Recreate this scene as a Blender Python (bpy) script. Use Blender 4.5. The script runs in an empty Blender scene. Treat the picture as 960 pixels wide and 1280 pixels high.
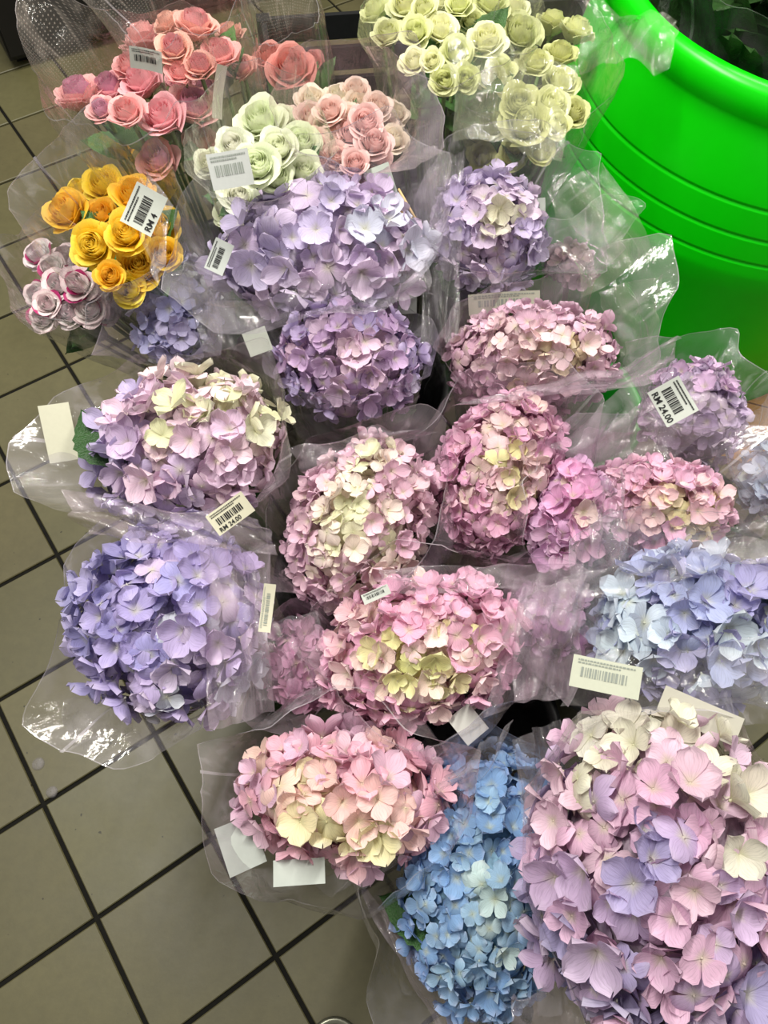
import bpy, bmesh, math, random
from mathutils import Vector, Matrix, noise
from mathutils.bvhtree import BVHTree
random.seed(7)
SC = bpy.context.scene
COL = SC.collection
R = math.radians
PI = math.pi

# ------------------------------------------------------------------ camera
F = 962.0                       # focal length in pixels of the 960x1280 frame
CH = 1.4227                     # eye height
CR = Vector((0.99637571, 0.07574864, 0.03869866))
CU = Vector((-0.08506141, 0.88728967, 0.45330078))
CF = Vector((0.0, 0.45494965, -0.89051716))
cd = bpy.data.cameras.new('camera')
cam = bpy.data.objects.new('camera', cd)
COL.objects.link(cam)
cd.sensor_fit = 'VERTICAL'
cd.sensor_height = 24.0
cd.lens = 24.0 * F / 1280.0
cd.clip_start = 0.02
m = Matrix((CR, CU, -CF)).transposed().to_4x4()
m.translation = (0, 0, CH)
cam.matrix_world = m
SC.camera = cam
CAM = Vector((0, 0, CH))

# ------------------------------------------------------------------ world, lights, exposure
SC.view_settings.view_transform = 'Standard'
SC.view_settings.look = 'None'
SC.view_settings.gamma = 1.0
SC.view_settings.exposure = 0.2
SC.view_settings.use_curve_mapping = False
SC.cycles.transparent_max_bounces = 32
SC.cycles.max_bounces = 8
SC.cycles.sample_clamp_indirect = 6
w = bpy.data.worlds.new('shop_ambience')
SC.world = w
w.use_nodes = True
w.node_tree.nodes['Background'].inputs[0].default_value = (0.80, 0.78, 0.70, 1)
w.node_tree.nodes['Background'].inputs[1].default_value = 0.36


def tube_light(name, loc, rz, length, watts, color=(1.0, 0.97, 0.88), width=0.10, tilt=(0, 0)):
    l = bpy.data.lights.new(name, 'AREA')
    l.shape = 'RECTANGLE'
    l.size = length
    l.size_y = width
    l.energy = watts
    l.color = color
    o = bpy.data.objects.new(name, l)
    o.location = loc
    o.rotation_euler = (tilt[0], tilt[1], rz)
    COL.objects.link(o)
    return o


tube_light('ceiling_tube_light', (-0.55, 0.85, 2.70), R(70), 1.4, 72, width=0.06)
tube_light('ceiling_tube_light', (1.15, 0.85, 2.70), R(70), 1.4, 28, width=0.06)
tube_light('ceiling_tube_light', (1.0, 2.2, 2.75), R(20), 1.3, 30, width=0.06)


# ------------------------------------------------------------------ helpers
def ray(x, y):
    return (CF + CR * ((x - 480) / F) - CU * ((y - 640) / F))


def at(x, y, z):
    d = ray(x, y)
    t = (z - CH) / d.z
    return CAM + d * t


def depth(p):
    return (Vector(p) - CAM).dot(CF)


def lin(c):
    def f(v):
        v /= 255.0
        return v / 12.92 if v <= 0.04045 else ((v + 0.055) / 1.055) ** 2.4
    return tuple(f(v) for v in c)


def obj(name, me, parent=None, loc=(0, 0, 0), mat=None, color=None):
    o = bpy.data.objects.new(name, me)
    COL.objects.link(o)
    if parent is not None:
        o.parent = parent
    o.location = loc
    if mat is not None and me is not None and len(me.materials) == 0:
        me.materials.append(mat)
    if color is not None:
        o.color = (*color, 1)
    return o


def thing(name, label, cat, loc=(0, 0, 0), group=None, me=None):
    o = bpy.data.objects.new(name, me)
    COL.objects.link(o)
    o.location = loc
    o.empty_display_size = 0.05
    o['label'] = label
    o['category'] = cat
    if group:
        o['group'] = group
    return o


def mesh(name, verts, faces, smooth=True, uvs=None):
    me = bpy.data.meshes.new(name)
    me.from_pydata([tuple(v) for v in verts], [], faces)
    if uvs is not None:
        ul = me.uv_layers.new(name='UVMap')
        for lp in me.loops:
            ul.data[lp.index].uv = uvs[lp.vertex_index]
    if smooth:
        me.polygons.foreach_set('use_smooth', [True] * len(me.polygons))
    me.update()
    return me


class MB:
    def __init__(s):
        s.v, s.f, s.uv = [], [], []

    def grid(s, fn, nu, nv, closed=False):
        b = len(s.v)
        for j in range(nv + 1):
            for i in range(nu if closed else nu + 1):
                u, v = i / nu, j / nv
                s.v.append(Vector(fn(u, v)))
                s.uv.append((u, v))
        n = nu if closed else nu + 1
        for j in range(nv):
            for i in range(nu):
                a = b + j * n + i
                c = b + j * n + (i + 1) % n
                s.f.append((a, c, c + n, a + n))
        return s

    def box(s, c, sx, sy, sz, rz=0):
        b = len(s.v)
        ca, sa = math.cos(rz), math.sin(rz)
        for z in (-1, 1):
            for y in (-1, 1):
                for x in (-1, 1):
                    px, py = x * sx / 2, y * sy / 2
                    s.v.append(Vector((c[0] + px * ca - py * sa, c[1] + px * sa + py * ca, c[2] + z * sz / 2)))
                    s.uv.append((0, 0))
        for q in ((0, 2, 3, 1), (4, 5, 7, 6), (0, 1, 5, 4), (2, 6, 7, 3), (0, 4, 6, 2), (1, 3, 7, 5)):
            s.f.append(tuple(b + k for k in q))
        return s

    def tube(s, pts, rad, n=7):
        pts = [Vector(p) for p in pts]
        b = len(s.v)
        for k, p in enumerate(pts):
            d = (pts[min(k + 1, len(pts) - 1)] - pts[max(k - 1, 0)]).normalized()
            a = d.orthogonal().normalized()
            c = d.cross(a)
            r = rad[k] if isinstance(rad, (list, tuple)) else rad
            for i in range(n):
                t = 2 * PI * i / n
                s.v.append(p + (a * math.cos(t) + c * math.sin(t)) * r)
                s.uv.append((i / n, k / len(pts)))
        for k in range(len(pts) - 1):
            for i in range(n):
                j = (i + 1) % n
                s.f.append((b + k * n + i, b + k * n + j, b + (k + 1) * n + j, b + (k + 1) * n + i))
        s.f.append(tuple(b + i for i in range(n))[::-1])
        s.f.append(tuple(b + (len(pts) - 1) * n + i for i in range(n)))
        return s

    def lathe(s, prof, n=48, c=(0, 0, 0)):
        b = len(s.v)
        for (r, z) in prof:
            for i in range(n):
                t = 2 * PI * i / n
                s.v.append(Vector((c[0] + r * math.cos(t), c[1] + r * math.sin(t), c[2] + z)))
                s.uv.append((i / n, z))
        for k in range(len(prof) - 1):
            for i in range(n):
                j = (i + 1) % n
                s.f.append((b + k * n + i, b + k * n + j, b + (k + 1) * n + j, b + (k + 1) * n + i))
        return s

    def me(s, name, smooth=True):
        return mesh(name, s.v, s.f, smooth, s.uv)


def frame(n, up=None):
    """matrix whose z is n"""
    n = n.normalized()
    x = (up or CR)
    x = (x - n * x.dot(n)).normalized()
    return Matrix((x, n.cross(x), n)).transposed()


# ------------------------------------------------------------------ materials
def newmat(name):
    mt = bpy.data.materials.new(name)
    mt.use_nodes = True
    nt = mt.node_tree
    nt.nodes.clear()
    out = nt.nodes.new('ShaderNodeOutputMaterial')
    return mt, nt, out


def N(nt, t, **kw):
    n = nt.nodes.new(t)
    for k, v in kw.items():
        if k in n.inputs:
            n.inputs[k].default_value = v
        else:
            setattr(n, k, v)
    return n


def L(nt, a, ao, b, bi):
    nt.links.new(a.outputs[ao], b.inputs[bi])


def mixc(nt, f, a, b, mode='MIX'):
    n = nt.nodes.new('ShaderNodeMix')
    n.data_type = 'RGBA'
    n.blend_type = mode
    for val, idx in ((f, 0), (a, 6), (b, 7)):
        if isinstance(val, tuple) and hasattr(val[0], 'outputs'):
            nt.links.new(val[0].outputs[val[1]], n.inputs[idx])
        else:
            n.inputs[idx].default_value = val if idx == 0 else (*val[:3], 1)
    return n


def ramp(nt, src, so, stops):
    r = nt.nodes.new('ShaderNodeValToRGB')
    e = r.color_ramp.elements
    while len(e) < len(stops):
        e.new(0.5)
    for k, (p, c) in enumerate(stops):
        e[k].position = p
        e[k].color = (*c, 1) if len(c) == 3 else c
    nt.links.new(src.outputs[so], r.inputs[0])
    return r


def plain(name, c, rough=0.5, spec=0.5, bump=0.0, bscale=60, var=0.0, metal=0.0, objcol=False, trans=0.0):
    mt, nt, out = newmat(name)
    p = N(nt, 'ShaderNodeBsdfPrincipled', Roughness=rough, Metallic=metal)
    p.inputs['Specular IOR Level'].default_value = spec
    tc = N(nt, 'ShaderNodeTexCoord')
    nz = N(nt, 'ShaderNodeTexNoise', Scale=bscale, Detail=4.0)
    L(nt, tc, 'Object', nz, 'Vector')
    if objcol:
        oi = N(nt, 'ShaderNodeObjectInfo')
        src = (oi, 'Color')
    else:
        src = c
    dark = ramp(nt, nz, 'Fac', [(0.3, (1 - var,) * 3), (0.7, (1 + var * 0.3,) * 3)])
    mx = mixc(nt, 1.0, src, (dark, 0), 'MULTIPLY')
    nt.links.new(mx.outputs[2], p.inputs['Base Color'])
    if bump:
        b = N(nt, 'ShaderNodeBump', Strength=bump, Distance=0.002)
        L(nt, nz, 'Fac', b, 'Height')
        L(nt, b, 'Normal', p, 'Normal')
    if trans:
        t = N(nt, 'ShaderNodeBsdfTranslucent')
        nt.links.new(mx.outputs[2], t.inputs['Color'])
        ms = N(nt, 'ShaderNodeMixShader', Fac=trans)
        L(nt, p, 0, ms, 1)
        L(nt, t, 0, ms, 2)
        L(nt, ms, 0, out, 0)
    else:
        L(nt, p, 0, out, 0)
    return mt


def petal_mat(name, base_tint, edge_tint, mid, vein=0.35, trans=0.3):
    """pigment = object colour; towards the petal's foot it takes base_tint, at the lip edge_tint"""
    mt, nt, out = newmat(name)
    oi = N(nt, 'ShaderNodeObjectInfo')
    uv = N(nt, 'ShaderNodeUVMap')
    sep = N(nt, 'ShaderNodeSeparateXYZ')
    L(nt, uv, 0, sep, 0)
    bfac = ramp(nt, sep, 'Y', [(0.0, (base_tint[3],) * 3), (mid, (0, 0, 0))])
    c1 = mixc(nt, (bfac, 0), (oi, 'Color'), base_tint[:3])
    efac = ramp(nt, sep, 'Y', [(0.72, (0, 0, 0)), (1.0, (edge_tint[3],) * 3)])
    c2 = mixc(nt, (efac, 0), (c1, 2), edge_tint[:3])
    # veins that fan out from the foot, and faint blotches
    mp = N(nt, 'ShaderNodeMapping')
    mp.inputs['Scale'].default_value = (26, 2.2, 1)
    L(nt, uv, 0, mp, 0)
    nz = N(nt, 'ShaderNodeTexNoise', Scale=1.0, Detail=3.0)
    L(nt, mp, 0, nz, 'Vector')
    vr = ramp(nt, nz, 'Fac', [(0.35, (1 - vein * 0.55,) * 3), (0.6, (1, 1, 1))])
    c3 = mixc(nt, 1.0, (c2, 2), (vr, 0), 'MULTIPLY')
    p = N(nt, 'ShaderNodeBsdfPrincipled', Roughness=0.55)
    p.inputs['Specular IOR Level'].default_value = 0.25
    nt.links.new(c3.outputs[2], p.inputs['Base Color'])
    b = N(nt, 'ShaderNodeBump', Strength=0.35, Distance=0.001)
    L(nt, nz, 'Fac', b, 'Height')
    L(nt, b, 'Normal', p, 'Normal')
    t = N(nt, 'ShaderNodeBsdfTranslucent')
    nt.links.new(c3.outputs[2], t.inputs['Color'])
    ms = N(nt, 'ShaderNodeMixShader', Fac=trans)
    L(nt, p, 0, ms, 1)
    L(nt, t, 0, ms, 2)
    L(nt, ms, 0, out, 0)
    return mt


def film_mat(name, haze=0.035, haze2=0.15, tint=(0.94, 0.935, 0.94), hazecol=(0.62, 0.58, 0.63), dots=False, rough=0.09):
    mt, nt, out = newmat(name)
    uv = N(nt, 'ShaderNodeUVMap')
    tc = N(nt, 'ShaderNodeTexCoord')
    mp = N(nt, 'ShaderNodeMapping')
    mp.inputs['Scale'].default_value = (26, 3.5, 1)
    L(nt, uv, 0, mp, 0)
    nz = N(nt, 'ShaderNodeTexNoise', Scale=1.0, Detail=5.0, Distortion=1.6)
    L(nt, mp, 0, nz, 'Vector')
    nz2 = N(nt, 'ShaderNodeTexNoise', Scale=11.0, Detail=3.0, Distortion=1.0)
    L(nt, tc, 'Object', nz2, 'Vector')
    bp = N(nt, 'ShaderNodeBump', Strength=0.8, Distance=0.006)
    L(nt, nz, 'Fac', bp, 'Height')
    bp2 = N(nt, 'ShaderNodeBump', Strength=0.5, Distance=0.012)
    L(nt, nz2, 'Fac', bp2, 'Height')
    L(nt, bp, 'Normal', bp2, 'Normal')
    lw = N(nt, 'ShaderNodeLayerWeight', Blend=0.5)
    L(nt, bp2, 'Normal', lw, 'Normal')
    pw = N(nt, 'ShaderNodeMath', operation='POWER')
    pw.inputs[1].default_value = 3.6
    L(nt, lw, 'Facing', pw, 0)
    ml = N(nt, 'ShaderNodeMath', operation='MULTIPLY_ADD')
    ml.inputs[1].default_value = 0.62
    ml.inputs[2].default_value = 0.042
    L(nt, pw, 0, ml, 0)
    gl = N(nt, 'ShaderNodeBsdfGlossy', Roughness=rough)
    gl.inputs['Color'].default_value = (1, 1, 1, 1)
    L(nt, bp2, 'Normal', gl, 'Normal')
    tr = N(nt, 'ShaderNodeBsdfTransparent')
    tr.inputs['Color'].default_value = (*tint, 1)
    df = N(nt, 'ShaderNodeBsdfDiffuse')
    df.inputs['Color'].default_value = (*hazecol, 1)
    hz = ramp(nt, nz2, 'Fac', [(0.40, (haze,) * 3), (0.66, (haze2,) * 3)])
    hfac = (hz, 0)
    cr = ramp(nt, nz, 'Fac', [(0.58, (0, 0, 0)), (0.70, (0.13,) * 3)])
    ad = N(nt, 'ShaderNodeMath', operation='ADD')
    L(nt, hz, 0, ad, 0)
    L(nt, cr, 0, ad, 1)
    hfac = (ad, 0)
    if dots:
        mp2 = N(nt, 'ShaderNodeMapping')
        mp2.inputs['Scale'].default_value = (150, 95, 1)
        L(nt, uv, 0, mp2, 0)
        vo = N(nt, 'ShaderNodeTexVoronoi', Scale=1.0, Randomness=0.0)
        L(nt, mp2, 0, vo, 'Vector')
        dr = ramp(nt, vo, 'Distance', [(0.14, (0.20,) * 3), (0.22, (0, 0, 0))])
        ad2 = N(nt, 'ShaderNodeMath', operation='ADD')
        L(nt, ad, 0, ad2, 0)
        L(nt, dr, 0, ad2, 1)
        hfac = (ad2, 0)
    m1 = N(nt, 'ShaderNodeMixShader')
    nt.links.new(hfac[0].outputs[hfac[1]], m1.inputs[0])
    L(nt, tr, 0, m1, 1)
    L(nt, df, 0, m1, 2)
    m2 = N(nt, 'ShaderNodeMixShader')
    L(nt, ml, 0, m2, 0)
    L(nt, m1, 0, m2, 1)
    L(nt, gl, 0, m2, 2)
    L(nt, m2, 0, out, 0)
    return mt


def tile_mat():
    mt, nt, out = newmat('glazed_floor_tile')
    ge = N(nt, 'ShaderNodeNewGeometry')
    oi = N(nt, 'ShaderNodeObjectInfo')
    n1 = N(nt, 'ShaderNodeTexNoise', Scale=5.0, Detail=6.0, Roughness=0.6)
    n2 = N(nt, 'ShaderNodeTexNoise', Scale=60.0, Detail=4.0, Roughness=0.7)
    n3 = N(nt, 'ShaderNodeTexNoise', Scale=75.0, Detail=1.0)
    for n in (n1, n2, n3):
        L(nt, ge, 'Position', n, 'Vector')
    a = ramp(nt, n1, 'Fac', [(0.3, (0.84,) * 3), (0.7, (1.06, 1.06, 1.04))])
    b = ramp(nt, n2, 'Fac', [(0.3, (0.90,) * 3), (0.65, (1.04,) * 3)])
    s = ramp(nt, n3, 'Fac', [(0.20, (0.25, 0.23, 0.20)), (0.235, (1, 1, 1))])
    c = mixc(nt, 1.0, (oi, 'Color'), (a, 0), 'MULTIPLY')
    c = mixc(nt, 1.0, (c, 2), (b, 0), 'MULTIPLY')
    c = mixc(nt, 1.0, (c, 2), (s, 0), 'MULTIPLY')
    p = N(nt, 'ShaderNodeBsdfPrincipled')
    nt.links.new(c.outputs[2], p.inputs['Base Color'])
    rr = ramp(nt, n1, 'Fac', [(0.3, (0.42,) * 3), (0.7, (0.58,) * 3)])
    L(nt, rr, 0, p, 'Roughness')
    bp = N(nt, 'ShaderNodeBump', Strength=0.15, Distance=0.001)
    L(nt, n2, 'Fac', bp, 'Height')
    L(nt, bp, 'Normal', p, 'Normal')
    L(nt, p, 0, out, 0)
    return mt


M = {}
M['tile'] = tile_mat()
M['grout'] = plain('dark_grout', lin((20, 19, 15)), 0.85, 0.2, bump=0.5, bscale=120, var=0.3)
M['floret'] = petal_mat('hydrangea_petal', (0.62, 0.62, 0.36, 0.55), (0.80, 0.72, 0.80, 0.22), 0.30)
M['rose'] = petal_mat('rose_petal', (0.55, 0.62, 0.25, 0.5), (1.0, 0.92, 0.85, 0.06), 0.5, vein=0.15, trans=0.35)
M['rose_core'] = petal_mat('rose_heart', (0.45, 0.32, 0.20, 0.1), (1, 0.9, 0.85, 0.08), 0.5, vein=0.15, trans=0.45)
M['magenta_rose'] = petal_mat('magenta_edged_petal', (0.62, 0.66, 0.40, 0.5), (0.50, 0.05, 0.20, 0.35), 0.4, vein=0.2, trans=0.2)
M['core'] = plain('flower_head_core', (0.2, 0.2, 0.1), 0.8, 0.1, bump=0.8, bscale=140, var=0.5, objcol=True)
M['leaf'] = plain('leaf_green', lin((58, 104, 42)), 0.42, 0.5, bump=0.8, bscale=45, var=0.35, objcol=True, trans=0.15)
M['stem'] = plain('stem_green', lin((92, 122, 58)), 0.5, 0.4, bump=0.3, bscale=60, var=0.3)
M['film'] = film_mat('clear_crinkled_film')
M['film_mauve'] = film_mat('mauve_tinted_film', 0.08, 0.24, (0.94, 0.91, 0.935), (0.56, 0.47, 0.54))
M['film_dots'] = film_mat('dotted_clear_film', 0.03, 0.09, dots=True, hazecol=(0.55, 0.48, 0.42))
M['film_green'] = film_mat('clear_warm_film', 0.04, 0.14, hazecol=(0.55, 0.58, 0.42))
M['film_hem'] = film_mat('doubled_film_hem', 0.16, 0.40)
M['paper'] = plain('sticker_paper', lin((232, 238, 230)), 0.6, 0.3, var=0.03, bscale=200, objcol=True, trans=0.15)
M['ink'] = plain('black_ink', lin((28, 28, 30)), 0.7, 0.2)
M['faint_ink'] = plain('faint_print_through', lin((128, 134, 128)), 0.7, 0.2)
M['tub'] = plain('bright_green_plastic', lin((4, 236, 2)), 0.34, 0.5, bump=0.05, bscale=30, var=0.03, trans=0.25)
M['black_plastic'] = plain('black_plastic', lin((26, 26, 28)), 0.45, 0.5, bump=0.2, bscale=50, var=0.2)
M['green_plastic'] = plain('shaded_green_plastic', lin((18, 132, 30)), 0.4, 0.5, bump=0.1, bscale=30, var=0.1)  # darker green carries the shade this bucket stands in
M['black_wood'] = plain('black_laminate', lin((16, 14, 14)), 0.5, 0.4, bump=0.1, bscale=30, var=0.2)
M['cardboard'] = plain('brown_wood', lin((164, 118, 58)), 0.7, 0.2, bump=0.5, bscale=25, var=0.3)
M['steel'] = plain('dull_steel', lin((150, 150, 135)), 0.35, 0.5, metal=0.8, var=0.2)
M['glint'] = plain('painted_glint', lin((240, 205, 140)), 0.5, 0.4, var=0.1)  # pale colour stands in for light glinting off the film

# ------------------------------------------------------------------ floor with its tiles
T = 0.21
YAW = 0.67845
ca, sa = math.cos(YAW), math.sin(YAW)
OX, OY = -3.67058 * T, 3.49350 * T


def grid(i, j):
    return Vector((OX + (i * ca + j * sa) * T, OY + (i * sa - j * ca) * T, 0))


floor = obj('floor', MB().box((0.2, 1.3, -0.055), 7, 7, 0.1).me('floor', False), mat=M['grout'])
floor['kind'] = 'structure'


def tile_mesh():
    s, b, h = (T - 0.0075) / 2, 0.0016, 0.0055
    vs = []
    for (r, z) in ((s, 0), (s, h - b), (s - b, h)):
        vs += [(-r, -r, z), (r, -r, z), (r, r, z), (-r, r, z)]
    fs = [(8, 9, 10, 11)]
    for k in (0, 4):
        for i in range(4):
            j = (i + 1) % 4
            fs.append((k + i, k + j, k + 4 + j, k + 4 + i))
    return mesh('tile', vs, fs, False)


tme = tile_mesh()
tme.materials.append(M['tile'])
cand = []
for i in range(-14, 16):
    for j in range(-14, 16):
        c = grid(i + 0.5, j + 0.5)
        v = c - CAM
        d = v.dot(CF)
        if d < 0.1:
            continue
        px, py = 480 + F * v.dot(CR) / d, 640 - F * v.dot(CU) / d
        off = max(0, -px, px - 960) + max(0, -py, py - 1280)
        cand.append((off, i, j, c))
cand.sort(key=lambda q: q[0])
tc0 = lin((93, 88, 60))
for off, i, j, c in cand[:295]:
    o = obj('tile', tme, floor, (c.x, c.y, -0.0055 + random.uniform(-.0004, .0004)))
    o.rotation_euler = (0, 0, YAW + random.uniform(-.003, .003) + PI / 2 * random.randrange(4))
    k = random.uniform(0.9, 1.08)
    o.color = (tc0[0] * k * random.uniform(.97, 1.03), tc0[1] * k, tc0[2] * k * random.uniform(.94, 1.03), 1)

# the tiles beyond the counted ones, one joined part
fv, ff = [], []
for off, i, j, c in cand[295:]:
    b_ = len(fv)
    for v in tme.vertices:
        x_, y_ = v.co.x * ca - v.co.y * sa, v.co.x * sa + v.co.y * ca
        fv.append((c.x + x_, c.y + y_, v.co.z - .0055))
    for p in tme.polygons:
        ff.append(tuple(b_ + q for q in p.vertices))
ft = obj('far_tiles', mesh('far_tiles', fv, ff, False), floor, (0, 0, 0), M['tile'], tc0)
ft['kind'] = 'stuff'

# ------------------------------------------------------------------ flower meshes
def petal_fn(L_, W_, cup, side, curl, twist, notch=0.0):
    def fn(u, v):
        s = (u - 0.5) * 2
        vv = 0.04 + 0.96 * v
        wd = W_ * max(0.0, math.sin(PI * min(1, vv ** 1.45) * 0.985 + 0.02)) ** .74
        x = s * wd
        y = L_ * (vv - 0.05 * s * s * vv) + notch * L_ * (1 - s * s) * max(0, v - .8)
        z = L_ * (cup * vv - curl * vv * vv) + side * W_ * s * s * vv + twist * x * vv
        return (x, y, z)
    return fn


def floret_mesh(seed, n=4):
    rnd = random.Random(seed)
    mb = MB()
    style = rnd.choice(['flat', 'cup', 'flat', 'droop', 'fold'])
    for k in range(n):
        a = 2 * PI * k / n + rnd.uniform(-.13, .13)
        cup, side, curl = {'flat': (.22, .22, .28), 'cup': (.75, .5, .25), 'droop': (.12, -.25, .5), 'fold': (.55, .55, .15)}[style]
        fn = petal_fn(0.54 * rnd.uniform(.86, 1.1), 0.275 * rnd.uniform(.88, 1.1), cup + rnd.uniform(-.22, .32),
                      side + rnd.uniform(-.15, .15), curl + rnd.uniform(-.1, .1), rnd.uniform(-.25, .25), rnd.uniform(-.1, .12))
        zo = 0.018 * (k % 2)
        c_, s_ = math.cos(a), math.sin(a)

        def g(u, v, fn=fn, c_=c_, s_=s_, zo=zo):
            x, y, z = fn(u, v)
            return (x * c_ - y * s_, x * s_ + y * c_, z + zo)
        mb.grid(g, 4, 5)
    # the little eye
    b = len(mb.v)
    r = 0.045
    for q in ((r, 0, 0), (0, r, 0), (-r, 0, 0), (0, -r, 0), (0, 0, .06), (0, 0, -.05)):
        mb.v.append(Vector(q))
        mb.uv.append((0.5, 0.0))
    for i in range(4):
        mb.f.append((b + i, b + (i + 1) % 4, b + 4))
        mb.f.append((b + (i + 1) % 4, b + i, b + 5))
    me = mb.me('floret')
    me.materials.append(M['floret'])
    return me


FLORETS = [floret_mesh(100 + k, 4 if k % 7 else 5) for k in range(14)]


def rose_petal_mesh(seed, wide, lip):
    rnd = random.Random(seed)
    wv = rnd.uniform(0, 6)

    def fn(u, v):
        s = (u - .5) * 2
        a = s * wide * (0.45 + 0.55 * math.sin(min(1, v * 1.3) * PI / 2))
        r = 0.12 + 0.40 * math.sin(v * 1.95) ** .85
        r += lip * max(0, v - .66) ** 1.2 * 1.7 * (1 + .3 * math.cos(3 * s + wv) + .5 * (1 - s * s))
        r += .03 * s
        z = -.40 + 0.86 * v - (0.10 + .22 * abs(s)) * (s * s) * v ** 2 - lip * 1.5 * max(0, v - .78)
        z += 0.025 * math.sin(4 * s + wv) * v
        return (r * math.sin(a), r * math.cos(a), z)
    return MB().grid(fn, 6, 6).me('petal')


def rose_heart_mesh(seed):
    """tightly wound inner petals as one continuous spiral mass"""
    rnd = random.Random(seed)
    mb = MB()
    ring = [(0.035, 2), (0.085, 3), (0.14, 3), (0.20, 4), (0.265, 4), (.32, 4)]
    ph = rnd.uniform(0, 6)
    for q, (rr, n) in enumerate(ring):
        for k in range(n):
            a0 = ph + q * 1.1 + 2 * PI * k / n
            wd = PI / n * 1.35

            def fn(u, v, rr=rr, a0=a0, wd=wd, q=q):
                s = (u - .5) * 2
                a = a0 + s * wd
                r = rr * (.72 + .40 * math.sin(PI * v * .85)) + .030 * s + 0.22 * max(0, v - .82) * (q > 1) + .006 * math.sin(7 * s)
                z = -.25 + (.66 + .02 * (3 - abs(q - 3))) * v - (.04 + .03 * q) * s * s * v
                return (r * math.cos(a), r * math.sin(a), z)
            mb.grid(fn, 5, 4)
    b = len(mb.v)
    for k in range(10):
        mb.v.append(Vector((.2 * math.cos(k * PI / 5), .2 * math.sin(k * PI / 5), -.15)))
        mb.uv.append((0, 0))
    mb.f.append(tuple(b + k for k in range(10)))
    return mb.me('rose_heart')


def calyx_mesh():
    mb = MB()
    mb.lathe([(.02, -.62), (.09, -.56), (.15, -.45), (.17, -.34), (.10, -.28)], 10)
    for k in range(5):
        a = 2 * PI * k / 5
        mb.grid(lambda u, v, a=a: ((.15 + .22 * v) * math.cos(a) - (u - .5) * .14 * (1 - v) * math.sin(a),
                                   (.15 + .22 * v) * math.sin(a) + (u - .5) * .14 * (1 - v) * math.cos(a), -.36 - .1 * v * v + .1 * v), 2, 3)
    return mb.me('calyx')


RP, RH = {}, {}
for matn in ('rose', 'magenta_rose'):
    RP[matn] = {'mid': [], 'out': []}
    for k in range(4):
        a = rose_petal_mesh(200 + k, 1.0, .16)
        a.materials.append(M[matn])
        b = rose_petal_mesh(300 + k, .86, .30)
        b.materials.append(M[matn])
        RP[matn]['mid'].append(a)
        RP[matn]['out'].append(b)
    RH[matn] = []
    for k in range(4):
        a = rose_heart_mesh(400 + k)
        a.materials.append(M['rose_core'] if matn == 'rose' else M[matn])
        RH[matn].append(a)
CALYX = calyx_mesh()
CALYX.materials.append(M['stem'])


def leaf_mesh(seed, serr=0.05, wid=0.36):
    rnd = random.Random(seed)
    n = 14
    vs, uv, fs = [], [], []
    for j in range(n + 1):
        v = j / n
        wd = wid * math.sin(PI * v ** .8) ** .8 * (1 - .1 * v) + .004
        if 0 < j < n:
            wd *= 1 + serr * (1 if j % 2 else -1)
        for i in range(5):
            s = (i - 2) / 2
            vs.append((s * wd, v - .06 * abs(s), .10 * abs(s) * wd / wid - .22 * v * v + .015 * math.sin(9 * v + 2 * s)))
            uv.append((i / 4, v))
    for j in range(n):
        for i in range(4):
            a = j * 5 + i
            fs.append((a, a + 1, a + 6, a + 5))
    me = mesh('leaf', vs, fs, True, uv)
    me.materials.append(M['leaf'])
    return me


LEAVES = [leaf_mesh(500 + k) for k in range(4)]
LONGLEAVES = [leaf_mesh(520 + k, 0.0, 0.17) for k in range(3)]


def place(me, name, parent, loc, mat3, s, color=None):
    o = bpy.data.objects.new(name, me)
    COL.objects.link(o)
    o.parent = parent
    mm = mat3.to_4x4() @ Matrix.Diagonal((s, s, s, 1)) if not isinstance(s, tuple) else mat3.to_4x4() @ Matrix.Diagonal((*s, 1))
    mm.translation = loc
    o.matrix_local = mm
    if color is not None:
        o.color = (*color, 1)
    return o


# ------------------------------------------------------------------ film sleeves
SLEEVE_BVH = {}


def periodic(ctrl, phi):
    """smooth-ish interpolation of (deg, value) control points"""
    c = sorted(ctrl)
    d = math.degrees(phi) % 360
    for k in range(len(c)):
        a0, v0 = c[k]
        a1, v1 = c[(k + 1) % len(c)]
        if k == len(c) - 1:
            a1 += 360
        dd = d if d >= a0 else d + 360
        if a0 <= dd <= a1:
            t = (dd - a0) / max(1e-6, a1 - a0)
            A, B = R(a0), R(a1)
            if a1 - a0 > 100:
                return v0 + (v1 - v0) * t
            ph_ = R(dd)
            return v0 * v1 * math.sin(B - A) / max(1e-6, v0 * math.sin(ph_ - A) + v1 * math.sin(B - ph_))
    return c[0][1]


def ridge(x):
    x = x % 1.0
    return 1 - abs(2 * x - 1) ** 0.6 * 1.0


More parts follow.
